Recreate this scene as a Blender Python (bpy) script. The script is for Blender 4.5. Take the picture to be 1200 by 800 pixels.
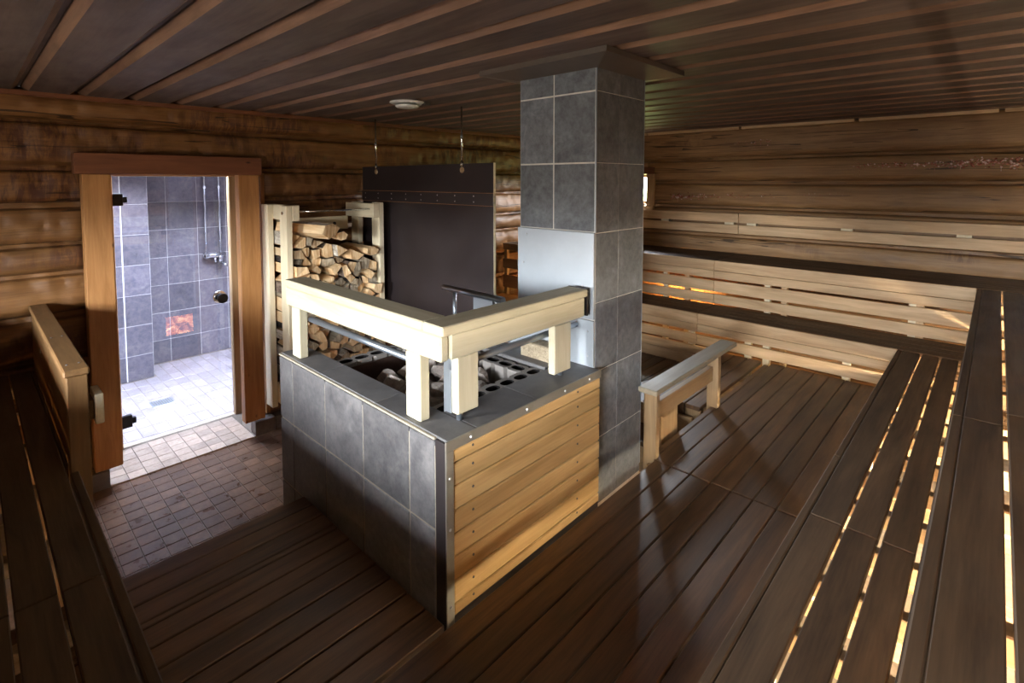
import bpy, bmesh, math, random
from mathutils import Vector, Matrix, Euler

for o in list(bpy.data.objects):
    bpy.data.objects.remove(o)
SC = bpy.context.scene
COL = SC.collection
rnd = random.Random(7)


def srgb(r, g, b):
    f = lambda c: (c / 255 / 12.92) if c / 255 <= .04045 else ((c / 255 + .055) / 1.055) ** 2.4
    return (f(r), f(g), f(b), 1)


# ------------------------------------------------------------------ camera
YAW, PITCH, ROLL = .758295, .0574137, -.000652
FPX, CX, CY = 605.384, 596.782, 245.897
fw = Vector((-math.sin(YAW) * math.cos(PITCH), math.cos(YAW) * math.cos(PITCH), -math.sin(PITCH)))
rt = Vector((math.cos(YAW), math.sin(YAW), 0))
up = rt.cross(fw)
cr, sr = math.cos(ROLL), math.sin(ROLL)
rt, up = cr * rt + sr * up, -sr * rt + cr * up
cam = bpy.data.cameras.new('camera')
co = bpy.data.objects.new('camera', cam)
COL.objects.link(co)
co.matrix_world = Matrix(((rt.x, up.x, -fw.x, 0), (rt.y, up.y, -fw.y, 0), (rt.z, up.z, -fw.z, 2.0), (0, 0, 0, 1)))
cam.sensor_width = 36
cam.lens = FPX / 1200 * 36
cam.shift_x = (600 - CX) / 1200
cam.shift_y = (CY - 400) / 1200
cam.clip_start = .02
SC.camera = co

# ------------------------------------------------------------------ colour management, sky
SC.view_settings.view_transform = 'Standard'
SC.view_settings.look = 'None'
SC.view_settings.gamma = 1
SC.view_settings.use_curve_mapping = False
SC.view_settings.exposure = 0.3
SKY = 165.0
W = bpy.data.worlds.new('sky')
SC.world = W
W.use_nodes = True
nt = W.node_tree
nt.nodes.clear()
tc = nt.nodes.new('ShaderNodeTexCoord')
sp = nt.nodes.new('ShaderNodeSeparateXYZ')
rp = nt.nodes.new('ShaderNodeValToRGB')
bg = nt.nodes.new('ShaderNodeBackground')
ou = nt.nodes.new('ShaderNodeOutputWorld')
mr = nt.nodes.new('ShaderNodeMapRange')
mr.inputs[1].default_value = -1
nt.links.new(tc.outputs['Generated'], sp.inputs[0])
nt.links.new(sp.outputs[2], mr.inputs[0])
nt.links.new(mr.outputs[0], rp.inputs[0])
e = rp.color_ramp.elements
e[0].position, e[0].color = .40, (.11, .10, .085, 1)
e[1].position, e[1].color = .53, (.95, .98, 1, 1)
x = e.new(.485); x.color = (.13, .12, .105, 1)
x = e.new(1.0); x.color = (.72, .84, 1, 1)
lawn = nt.nodes.new('ShaderNodeMix'); lawn.data_type = 'RGBA'
gm = nt.nodes.new('ShaderNodeMapRange'); gm.inputs[1].default_value = .1; gm.inputs[2].default_value = .4
gz = nt.nodes.new('ShaderNodeMapRange'); gz.inputs[1].default_value = .02; gz.inputs[2].default_value = -.04
gx = nt.nodes.new('ShaderNodeMath'); gx.operation = 'MULTIPLY'
nt.links.new(sp.outputs[1], gm.inputs[0]); nt.links.new(sp.outputs[2], gz.inputs[0])
nt.links.new(gm.outputs[0], gx.inputs[0]); nt.links.new(gz.outputs[0], gx.inputs[1])
nt.links.new(gx.outputs[0], lawn.inputs[0]); nt.links.new(rp.outputs[0], lawn.inputs[6])
lawn.inputs[7].default_value = (.07, .082, .028, 1)
nt.links.new(lawn.outputs[2], bg.inputs[0])
bg.inputs[1].default_value = SKY
nt.links.new(bg.outputs[0], ou.inputs[0])


def portal(loc, rot, sx, sy):
    l = bpy.data.lights.new('window_portal', 'AREA')
    l.shape = 'RECTANGLE'; l.size = sx; l.size_y = sy
    l.cycles.is_portal = True
    o = bpy.data.objects.new('window_portal', l)
    COL.objects.link(o); o.location = loc; o.rotation_euler = rot


# light openings of the room: (x or y range, z range)
WB = (-3.60, -2.905, 1.73, 2.06)        # back wall window
WF = (-.62, .45, 1.34, 1.93)         # wall behind the camera
WG = (-2.85, -2.05, 1.34, 1.93)        # second window of that wall, towards the door
YF_ = -1.50
portal((-3.25, 5.60, 1.895), (-math.pi / 2, 0, 0), .70, .33)
portal((-.085, YF_ - .24, 1.635), (math.pi / 2, 0, 0), 1.07, .59)
portal((-2.45, YF_ - .24, 1.635), (math.pi / 2, 0, 0), .80, .59)
portal((-5.05, 1.5, 2.96), (0, 0, 0), .77, 2.2)


# ------------------------------------------------------------------ materials
class N:
    def __init__(s, name):
        s.m = bpy.data.materials.new(name); s.m.use_nodes = True
        s.t = s.m.node_tree; s.t.nodes.clear()
        s.out = s.n('ShaderNodeOutputMaterial')

    def n(s, ty, **kw):
        o = s.t.nodes.new(ty)
        for k, v in kw.items():
            setattr(o, k, v)
        return o

    def l(s, a, b):
        s.t.links.new(a, b)

    def coord(s, scale, spread=31.0):
        t = s.n('ShaderNodeTexCoord'); oi = s.n('ShaderNodeObjectInfo')
        m = s.n('ShaderNodeVectorMath', operation='MULTIPLY_ADD')
        cb = s.n('ShaderNodeCombineXYZ')
        ml = s.n('ShaderNodeMath', operation='MULTIPLY'); ml.inputs[1].default_value = spread
        ml2 = s.n('ShaderNodeMath', operation='MULTIPLY'); ml2.inputs[1].default_value = spread * 1.7
        s.l(oi.outputs['Random'], ml.inputs[0]); s.l(oi.outputs['Random'], ml2.inputs[0])
        s.l(ml.outputs[0], cb.inputs[0]); s.l(ml2.outputs[0], cb.inputs[1]); s.l(ml.outputs[0], cb.inputs[2])
        s.l(t.outputs['Object'], m.inputs[0]); m.inputs[1].default_value = scale
        s.l(cb.outputs[0], m.inputs[2])
        return m.outputs[0], oi.outputs['Random']

    def noise(s, vec, scale, detail=4, rough=.55, dist=0):
        o = s.n('ShaderNodeTexNoise'); o.inputs['Scale'].default_value = scale
        o.inputs['Detail'].default_value = detail; o.inputs['Roughness'].default_value = rough
        o.inputs['Distortion'].default_value = dist
        s.l(vec, o.inputs['Vector'])
        return o.outputs['Fac']

    def ramp(s, fac, stops):
        o = s.n('ShaderNodeValToRGB'); el = o.color_ramp.elements
        el[0].position, el[0].color = stops[0]; el[1].position, el[1].color = stops[-1]
        for p_, c_ in stops[1:-1]:
            q = el.new(p_); q.color = c_
        s.l(fac, o.inputs[0])
        return o.outputs[0]

    def mix(s, f, a, b, mode='MIX'):
        o = s.n('ShaderNodeMix', data_type='RGBA', blend_type=mode)
        for sock, v in ((o.inputs[0], f), (o.inputs[6], a), (o.inputs[7], b)):
            if hasattr(v, 'is_output'): s.l(v, sock)
            else: sock.default_value = v
        return o.outputs[2]

    def rng(s, v, a, b, c=0, d=1):
        o = s.n('ShaderNodeMapRange')
        o.inputs[1].default_value = c; o.inputs[2].default_value = d
        o.inputs[3].default_value = a; o.inputs[4].default_value = b
        s.l(v, o.inputs[0]); return o.outputs[0]

    def math(s, op, a, b):
        o = s.n('ShaderNodeMath', operation=op)
        for i, v in enumerate((a, b)):
            if hasattr(v, 'is_output'): s.l(v, o.inputs[i])
            else: o.inputs[i].default_value = v
        return o.outputs[0]

    def finish(s, col, rough=.5, metal=0, spec=.5, bump=None, bs=.2, bd=.01, coat=0):
        p = s.n('ShaderNodeBsdfPrincipled'); p.inputs['Coat Roughness'].default_value = .5
        for k, v in (('Base Color', col), ('Roughness', rough), ('Metallic', metal), ('Specular IOR Level', spec), ('Coat Weight', coat)):
            if hasattr(v, 'is_output'): s.l(v, p.inputs[k])
            else: p.inputs[k].default_value = v
        if bump is not None:
            b = s.n('ShaderNodeBump'); b.inputs['Strength'].default_value = bs; b.inputs['Distance'].default_value = bd
            s.l(bump, b.inputs['Height']); s.l(b.outputs[0], p.inputs['Normal'])
        s.l(p.outputs[0], s.out.inputs[0])
        return s.m


def hv(c, k):
    return (c[0] * k, c[1] * k, c[2] * k, 1)


def wood(name, dark, light, rough=(.45, .65), spec=.4, knots=.6, knotc=None, vary=(.8, 1.15), grain=1.0, bump=.12, sc=1.0, coat=0, ks=1.0):
    s = N(name)
    v, r = s.coord((1.2 * sc, 11 * sc, 11 * sc))
    g = s.noise(v, 1.6 * grain, 5, .6, .6)
    v2, _ = s.coord((5, 130, 130))
    f = s.noise(v2, 1.0, 3, .6)
    a = s.math('ADD', s.math('MULTIPLY', g, .75), s.math('MULTIPLY', f, .25))
    c = s.ramp(a, [(.32, dark), (.66, light)])
    v3, _ = s.coord((1.6 * ks, 6 * ks ** .5, 6 * ks ** .5))
    vo = s.n('ShaderNodeTexVoronoi'); vo.inputs['Scale'].default_value = 1.0
    s.l(v3, vo.inputs['Vector'])
    k = s.ramp(vo.outputs['Distance'], [(.035, (1, 1, 1, 1)), (.10, (0, 0, 0, 1))])
    k = s.math('MULTIPLY', k, knots)
    c = s.mix(k, c, knotc or hv(dark, .35))
    br = s.rng(r, vary[0], vary[1])
    hs = s.n('ShaderNodeHueSaturation'); s.l(br, hs.inputs['Value']); s.l(c, hs.inputs['Color'])
    v4, _ = s.coord((2, 5, 5))
    rg = s.rng(s.noise(v4, 1.5, 4), rough[0], rough[1], .3, .7)
    return s.finish(hs.outputs[0], rg, 0, spec, a, bump, .004, coat)


def slate(name, a, b, c, rough=(.35, .6), vary=(.8, 1.2), bump=.35, sc=1.0, spec=.5, dist=.8):
    s = N(name)
    v, r = s.coord((sc, sc, sc))
    n1 = s.noise(v, 5, 8, .65, dist); n2 = s.noise(v, 22, 6, .7)
    col = s.ramp(n1, [(.30, a), (.52, b), (.74, c)])
    col = s.mix(.35, col, s.ramp(n2, [(.35, a), (.65, c)]))
    hs = s.n('ShaderNodeHueSaturation'); s.l(s.rng(r, vary[0], vary[1]), hs.inputs['Value']); s.l(col, hs.inputs['Color'])
    return s.finish(hs.outputs[0], s.rng(n1, rough[0], rough[1], .3, .7), 0, spec, s.math('ADD', n1, n2), bump, .004)


def plain(name, col, rough=.5, metal=0, spec=.5, noise=.12, nscale=8, bump=.05):
    s = N(name)
    v, r = s.coord((1, 1, 1))
    n1 = s.noise(v, nscale, 6, .6)
    c = s.ramp(n1, [(.3, hv(col, 1 - noise)), (.7, hv(col, 1 + noise))])
    return s.finish(c, rough, metal, spec, n1, bump, .003)


def emit(name, col, strength):
    s = N(name)
    em = s.n('ShaderNodeEmission'); em.inputs[0].default_value = col; em.inputs[1].default_value = strength
    s.l(em.outputs[0], s.out.inputs[0])
    return s.m


M = {}
M['deck'] = wood('dark_deck_wood', srgb(60, 41, 27), srgb(114, 81, 53), (.40, .54), .55, .35, vary=(.75, 1.15), bump=.2)
M['seat'] = wood('dark_bench_wood', srgb(62, 46, 32), srgb(98, 76, 54), (.58, .75), .28, .25, vary=(.8, 1.12), bump=.12)
M['front'] = wood('aspen_front_board', srgb(176, 142, 104), srgb(218, 186, 146), (.5, .65), .35, .2, srgb(110, 80, 55), (.88, 1.08), bump=.06)
M['tan'] = wood('tan_guard_wood', srgb(138, 110, 78), srgb(176, 146, 108), (.45, .6), .4, .6, srgb(80, 50, 28), (.85, 1.1), bump=.06)
M['guard'] = wood('brown_guard_wood', srgb(96, 68, 40), srgb(132, 98, 60), (.45, .6), .35, .6, srgb(64, 40, 24), (.85, 1.1), bump=.06)
M['pale'] = wood('pale_spruce', srgb(212, 196, 162), srgb(232, 220, 190), (.55, .7), .3, .25, srgb(165, 115, 70), (.94, 1.04), bump=.04)
M['rail'] = wood('rail_spruce', srgb(172, 161, 133), srgb(196, 187, 160), (.55, .7), .3, .2, srgb(150, 110, 70), (.95, 1.04), bump=.04)
M['frame'] = plain('grey_cast_frame', srgb(132, 126, 121), .65, .1, .4, .12, 14, .15)
M['grey'] = wood('weathered_grey_wood', srgb(128, 116, 96), srgb(154, 141, 118), (.45, .6), .4, .2, srgb(120, 105, 90), (.9, 1.1), bump=.06)
M['panel'] = wood('yellow_panel_board', srgb(150, 114, 66), srgb(194, 158, 106), (.45, .6), .4, .5, srgb(90, 62, 34), (.85, 1.15), bump=.08, grain=.8)
M['jamb'] = wood('pine_door_board', srgb(142, 94, 50), srgb(184, 134, 82), (.45, .6), .4, .8, srgb(70, 40, 22), (.9, 1.1), bump=.06, ks=3.0)
M['head'] = wood('brown_door_head', srgb(96, 56, 34), srgb(128, 80, 52), (.5, .6), .35, .9, srgb(40, 22, 14), (.95, 1.05), bump=.06, ks=2.5)
M['ceil'] = wood('dark_ceiling_board', srgb(70, 58, 54), srgb(102, 86, 79), (.5, .7), .35, .7, srgb(34, 26, 22), (.75, 1.2), bump=.12)
M['bevel'] = wood('lit_planed_edge', srgb(92, 68, 53), srgb(134, 103, 82), (.45, .6), .4, .5, srgb(50, 34, 24), (.8, 1.2), bump=.08)  # planed bevels; the lighter tone also holds the light they catch
M['steel'] = plain('brushed_steel', srgb(164, 170, 176), .45, .5, .5, .08, 5)
M['angle'] = plain('dull_steel_angle', srgb(150, 145, 135), .45, .7, .5, .15, 9)
M['chrome'] = plain('chrome', srgb(225, 228, 232), .12, 1, .5, .02)
M['pipe'] = plain('galvanised_pipe', srgb(158, 165, 174), .32, .85, .5, .06, 20)
M['darksteel'] = plain('dark_flat_steel', srgb(52, 45, 45), .5, .3, .4, .15, 6)
M['black'] = plain('black_metal', srgb(26, 22, 22), .35, .4)
M['iron'] = plain('dark_cast_iron', srgb(78, 74, 72), .6, .25, .4, .18, 14, .2)
M['rust'] = plain('rusty_steel', srgb(78, 58, 50), .6, .4, .4, .25, 10, .2)
M['screw'] = plain('screw_head', srgb(190, 190, 190), .3, .8)
M['white'] = plain('white_enamel', srgb(205, 205, 203), .4, 0, .5, .04)
M['grout'] = plain('pale_grout', srgb(196, 192, 184), .85, 0, .2, .12, 25)
M['sgrout'] = plain('beige_grout', srgb(150, 140, 124), .85, 0, .2, .15, 25)
M['dgrout'] = plain('dark_grout', srgb(124, 112, 98), .8, 0, .3, .2, 25)
M['flash'] = plain('painted_flashing', srgb(92, 82, 74), .45, .2)
M['core'] = plain('core_and_hole_shade', srgb(30, 27, 26), .85, 0, .2)
M['ground'] = plain('under_deck_dark', srgb(70, 58, 48), .9, 0, .2)
M['slate'] = slate('blue_grey_slate', srgb(66, 64, 66), srgb(94, 91, 92), srgb(124, 120, 117), (.38, .58), (.82, 1.12), .3, 1.6)
M['chslate'] = slate('chimney_slate', srgb(60, 61, 65), srgb(92, 95, 99), srgb(130, 134, 138), (.4, .6), (.85, 1.1), .25, 1.4)
M['shslate'] = slate('violet_slate', srgb(74, 70, 79), srgb(95, 90, 100), srgb(132, 123, 117), (.4, .6), (.7, 1.2), .35, 1.3)
M['rim'] = slate('stove_rim_slab', srgb(78, 76, 76), srgb(94, 92, 92), srgb(112, 108, 106), (.5, .65), (.95, 1.05), .12, 1.0)
M['tile'] = slate('brown_quarry_tile', srgb(76, 53, 38), srgb(102, 75, 55), srgb(128, 98, 75), (.24, .42), (.72, 1.25), .08, 2.0, dist=0)
M['stile'] = slate('lit_shower_tile', srgb(102, 93, 93), srgb(128, 118, 118), srgb(148, 138, 138), (.3, .5), (.85, 1.12), .1, 2.2, dist=0)  # paler copy of the brown floor tile, strong light put into the colour
M['ttile'] = slate('lit_threshold_tile', srgb(156, 132, 112), srgb(186, 164, 142), srgb(208, 188, 168), (.28, .45), (.8, 1.15), .08, 2.0, dist=0)  # same brown tile again, the glare on the threshold put into its colour
M['base'] = slate('dark_plinth_tile', srgb(66, 58, 54), srgb(88, 78, 72), srgb(110, 100, 92), (.4, .5), (.9, 1.1), .2)
M['stone'] = slate('grey_sauna_stone', srgb(96, 86, 80), srgb(146, 134, 127), srgb(192, 184, 176), (.7, .9), (.75, 1.25), .6, 2.5, .2)
M['brick'] = slate('granular_brick', srgb(96, 84, 66), srgb(150, 134, 110), srgb(190, 176, 152), (.8, .9), (1, 1), .6, 9, .2)


def ply():
    s = N('film_faced_plywood')
    v, r = s.coord((1, 1, 1))
    n1 = s.noise(v, 2.5, 6, .6); n2 = s.noise(v, 60, 3)
    c = s.ramp(n1, [(.3, srgb(38, 30, 31)), (.7, srgb(50, 42, 42))])
    return s.finish(c, s.rng(n1, .38, .55), 0, .5, n2, .06, .002)


M['ply'] = ply()


def bark(name, cols, rough=.85):
    s = N(name)
    v, r = s.coord((2, 6, 6)); n1 = s.noise(v, 6, 7, .7, 1)
    c = s.ramp(n1, [(.3, cols[0]), (.5, cols[1]), (.68, cols[2])])
    return s.finish(c, rough, 0, .25, n1, .6, .01)


def split_wood():
    s = N('split_birch')
    v, r = s.coord((2.0, 40, 7)); n1 = s.noise(v, 1.6, 5, .6, .4)
    a = s.ramp(n1, [(.3, srgb(196, 152, 100)), (.7, srgb(240, 214, 172))])
    b = s.ramp(n1, [(.3, srgb(112, 96, 76)), (.7, srgb(188, 176, 152))])
    sel = s.ramp(r, [(.55, (0, 0, 0, 1)), (.75, (1, 1, 1, 1))])
    c = s.mix(sel, a, b)
    return s.finish(c, .75, 0, .25, n1, .35, .006)


M['split'] = split_wood()
M['bark'] = bark('brown_bark', (srgb(52, 42, 36), srgb(96, 80, 68), srgb(140, 122, 108)))
M['birch'] = bark('white_birch_bark', (srgb(86, 70, 58), srgb(190, 180, 164), srgb(232, 226, 214)), .6)
M['char'] = bark('dark_bark', (srgb(22, 20, 19), srgb(42, 37, 34), srgb(84, 76, 70)))


def logmat(name, dark, light, stain, scallop, stainlim, knots):
    """hewn log: grain along local X, adze scallops as fine relief, resin-red stains that run down"""
    s = N(name)
    v, r = s.coord((.9, 9, 9)); g = s.noise(v, 1.8, 5, .6, .8)
    v2, _ = s.coord((4, 90, 90)); f = s.noise(v2, 1, 3)
    a = s.math('ADD', s.math('MULTIPLY', g, .7), s.math('MULTIPLY', f, .3))
    c = s.ramp(a, [(.3, dark), (.68, light)])
    v3, _ = s.coord((.9, 3.5, 3.5))
    vo = s.n('ShaderNodeTexVoronoi'); vo.inputs['Scale'].default_value = 1.0; s.l(v3, vo.inputs['Vector'])
    k = s.ramp(vo.outputs['Distance'], [(.04, (1, 1, 1, 1)), (.10, (0, 0, 0, 1))])
    c = s.mix(s.math('MULTIPLY', k, knots), c, hv(dark, .3))
    v4, _ = s.coord((.8, .2, 2.6)); big = s.noise(v4, 1.2, 3)
    v5, _ = s.coord((22, 1, 5)); run = s.noise(v5, 1.3, 5, .7, .6)
    m = s.math('MULTIPLY', s.ramp(big, [(stainlim, (0, 0, 0, 1)), (stainlim + .1, (1, 1, 1, 1))]),
               s.ramp(run, [(.42, (0, 0, 0, 1)), (.56, (1, 1, 1, 1))]))
    c = s.mix(s.math('MULTIPLY', m, .75), c, stain)
    v7, _ = s.coord((.16, 2, 5.0)); cn = s.noise(v7, 1.6, 3, .6, 0)
    ck = s.math('LESS_THAN', s.math('ABSOLUTE', s.math('SUBTRACT', cn, .5), 0), .006)
    v8, _ = s.coord((.9, 1, 4)); ck = s.math('MULTIPLY', ck, s.math('GREATER_THAN', s.noise(v8, 1.0, 2), .5))
    c = s.mix(s.math('MULTIPLY', ck, .8), c, hv(dark, .15))
    v6, _ = s.coord((8.5, 2.2, 6.5))
    vs = s.n('ShaderNodeTexVoronoi', feature='SMOOTH_F1'); vs.inputs['Scale'].default_value = 1.3; s.l(v6, vs.inputs['Vector'])
    hs = s.n('ShaderNodeHueSaturation'); s.l(s.rng(r, .85, 1.12), hs.inputs['Value']); s.l(c, hs.inputs['Color'])
    h = s.math('ADD', s.math('MULTIPLY', vs.outputs['Distance'], scallop), s.math('MULTIPLY', a, .35))
    return s.finish(hs.outputs[0], s.rng(g, .42, .62), 0, .4, s.math('SUBTRACT', h, s.math('MULTIPLY', ck, .4)), .9, .022)


M['logd'] = logmat('hewn_log', srgb(90, 57, 29), srgb(138, 97, 54), srgb(66, 31, 28), 1.6, .50, .5)
M['logb'] = logmat('brown_log', srgb(112, 82, 52), srgb(164, 128, 88), srgb(84, 52, 40), .35, .62, .8)


def resin():
    s = N('resin')
    v, r = s.coord((1, 1, 1)); n1 = s.noise(v, 30, 3)
    c = s.ramp(n1, [(.35, srgb(132, 66, 52)), (.5, srgb(196, 130, 110)), (.64, srgb(240, 218, 212))])  # palest pink stops put glints into the resin colour
    return s.finish(c, .16, 0, .7)


M['resin'] = resin()


def glass(name, tint):
    s = N(name)
    tr = s.n('ShaderNodeBsdfTransparent'); tr.inputs[0].default_value = tint
    gl = s.n('ShaderNodeBsdfGlossy'); gl.inputs['Roughness'].default_value = 0.0
    fr = s.n('ShaderNodeFresnel'); fr.inputs[0].default_value = 1.5
    ge = s.n('ShaderNodeNewGeometry')
    r2 = s.math('DIVIDE', s.math('MULTIPLY', fr.outputs[0], 2.0), s.math('ADD', fr.outputs[0], 1.0))
    mx = s.n('ShaderNodeMixShader'); s.l(s.math('MULTIPLY', r2, s.math('SUBTRACT', 1.0, ge.outputs['Backfacing'])), mx.inputs[0])
    s.l(tr.outputs[0], mx.inputs[1]); s.l(gl.outputs[0], mx.inputs[2]); s.l(mx.outputs[0], s.out.inputs[0])
    return s.m


M['glass'] = glass('clear_glass', (.95, .96, .97, 1))
M['dglass'] = glass('smoky_door_glass', (.88, .89, .96, 1))


def fire():
    s = N('fire_glow')
    v, r = s.coord((1, 1, 1)); n1 = s.noise(v, 9, 3, .6, 1.5)
    c = s.ramp(n1, [(.35, (.55, .10, .03, 1)), (.55, (1, .24, .07, 1)), (.72, (1, .6, .2, 1))])
    em = s.n('ShaderNodeEmission'); s.l(c, em.inputs[0])
    s.l(s.rng(n1, 3.0, 12, .4, .75), em.inputs[1]); s.l(em.outputs[0], s.out.inputs[0])
    return s.m


M['fire'] = fire()
M['tube'] = emit('warm_lamp_tube', (1, .85, .60, 1), 200)
M['tubeo'] = emit('orange_lamp_tube', (1, .50, .15, 1), 110)
M['tubel'] = emit('dim_orange_lamp_tube', (1, .50, .15, 1), 70)

# ------------------------------------------------------------------ builders
CACHE = {}


def bevbox(L, Wd, T, bev, mat):
    key = (round(L, 4), round(Wd, 4), round(T, 4), round(bev, 4), mat)
    if key in CACHE: return CACHE[key]
    bm = bmesh.new()
    bmesh.ops.create_cube(bm, size=1)
    bmesh.ops.scale(bm, vec=(L, Wd, T), verts=bm.verts)
    if bev > 0:
        b = min(bev, .3 * min(L, Wd, T))
        bmesh.ops.bevel(bm, geom=list(bm.edges), offset=b, segments=1, affect='EDGES', profile=.5)
    me = bpy.data.meshes.new(mat); bm.to_mesh(me); bm.free()
    me.materials.append(M[mat]); CACHE[key] = me
    return me


def wloc(o):
    return Vector(o['_w']) if o is not None and '_w' in o else Vector((0, 0, 0))


def link(name, me, parent, loc, rot=(0, 0, 0), scale=None):
    o = bpy.data.objects.new(name, me); COL.objects.link(o)
    o['_w'] = tuple(loc)
    if parent is not None:
        o.parent = parent
        if any(parent.rotation_euler):
            o.matrix_parent_inverse = (Matrix.Translation(wloc(parent)) @ parent.rotation_euler.to_matrix().to_4x4()).inverted()
            o.location = loc
        else:
            o.location = Vector(loc) - wloc(parent)
    else:
        o.location = loc
    o.rotation_euler = rot
    if scale: o.scale = scale
    return o


def root(name, loc, label=None, cat=None, group=None, kind=None):
    o = bpy.data.objects.new(name, None); COL.objects.link(o); o.empty_display_size = .1
    o.location = loc; o['_w'] = tuple(loc)
    if label: o['label'] = label
    if cat: o['category'] = cat
    if group: o['group'] = group
    if kind: o['kind'] = kind
    return o


def tag(o, label, cat, group=None):
    o['label'] = label; o['category'] = cat
    if group: o['group'] = group
    return o


ROT = {'x': (0, 0, 0), 'y': (0, 0, math.pi / 2), 'z': (0, -math.pi / 2, 0)}


def box(name, x, y, z, mat, parent, bev=.003, axis=None, jit=0):
    """a bevelled board between two corners; its grain (local X) runs along its longest side"""
    d = (x[1] - x[0], y[1] - y[0], z[1] - z[0])
    if axis is None: axis = 'xyz'[d.index(max(d))]
    L, Wd, T = {'x': d, 'y': (d[1], d[0], d[2]), 'z': (d[2], d[1], d[0])}[axis]
    me = bevbox(L, Wd, T, bev, mat)
    c = [(x[0] + x[1]) / 2, (y[0] + y[1]) / 2, (z[0] + z[1]) / 2]
    r = list(ROT[axis])
    if jit:
        c[2] += rnd.uniform(-jit, jit) * .5
        r = [r[0] + rnd.uniform(-jit, jit), r[1] + rnd.uniform(-jit, jit) * .2, r[2]]
        if axis == 'z': r = list(ROT[axis])
    return link(name, me, parent, c, r)


def meshobj(name, bm, mat, parent, loc=(0, 0, 0), smooth=False, mats=None):
    me = bpy.data.meshes.new(name)
    bm.to_mesh(me); bm.free()
    for m in (mats or [mat]): me.materials.append(M[m])
    if smooth:
        for p in me.polygons: p.use_smooth = True
    return link(name, me, parent, loc)


def tube(bm, a, b, r, seg=14, cap=True):
    a, b = Vector(a), Vector(b)
    d = (b - a).normalized()
    u = d.orthogonal().normalized(); w = d.cross(u)
    ra, rb = [], []
    for i in range(seg):
        t = 2 * math.pi * i / seg
        o = (math.cos(t) * u + math.sin(t) * w) * r
        ra.append(bm.verts.new(a + o)); rb.append(bm.verts.new(b + o))
    for i in range(seg):
        j = (i + 1) % seg
        f = bm.faces.new((ra[i], ra[j], rb[j], rb[i])); f.smooth = True
    if cap:
        bm.faces.new(ra[::-1]); bm.faces.new(rb)


def tubeobj(name, a, b, r, mat, parent, seg=14):
    bm = bmesh.new(); c = (Vector(a) + Vector(b)) / 2
    tube(bm, Vector(a) - c, Vector(b) - c, r, seg)
    return meshobj(name, bm, mat, parent, c)


def lathe(name, prof, mat, parent, loc, axis='z', seg=28):
    """prof: list of (r, h); axis of revolution"""
    bm = bmesh.new(); rings = []
    for r, h in prof:
        ring = []
        for i in range(seg):
            t = 2 * math.pi * i / seg
            p = (r * math.cos(t), r * math.sin(t), h)
            if axis == 'x': p = (h, r * math.cos(t), r * math.sin(t))
            ring.append(bm.verts.new(p))
        rings.append(ring)
    for a, b in zip(rings, rings[1:]):
        for i in range(seg):
            j = (i + 1) % seg
            f = bm.faces.new((a[i], a[j], b[j], b[i])); f.smooth = True
    bm.faces.new(rings[0][::-1]); bm.faces.new(rings[-1])
    bmesh.ops.recalc_face_normals(bm, faces=bm.faces)
    return meshobj(name, bm, mat, parent, loc)


def screws(parent, pts, normal='x', r=.004, mat='screw', name='screw'):
    key = ('screw', r, mat)
    if key not in CACHE:
        bm = bmesh.new()
        bmesh.ops.create_cone(bm, cap_ends=True, segments=8, radius1=r, radius2=r * .7, depth=.003)
        me = bpy.data.meshes.new('screw'); bm.to_mesh(me); bm.free(); me.materials.append(M[mat]); CACHE[key] = me
    rot = {'x': (0, math.pi / 2, 0), 'y': (math.pi / 2, 0, 0), 'z': (0, 0, 0)}[normal]
    for p in pts: link(name, CACHE[key], parent, p, rot)


# ------------------------------------------------------------------ log walls
XW, YB, YF, XR, ZC = -4.22, 5.36, -1.50, .57, 2.53
JD = [0.12, .40, .65, .90, 1.17, 1.43, 1.615, 1.865, 2.095, 2.37, 2.56]
JB = [0.0, .25, .50, .74, .98, 1.22, 1.44, 1.73, 1.99, 2.235, 2.56]


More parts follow.
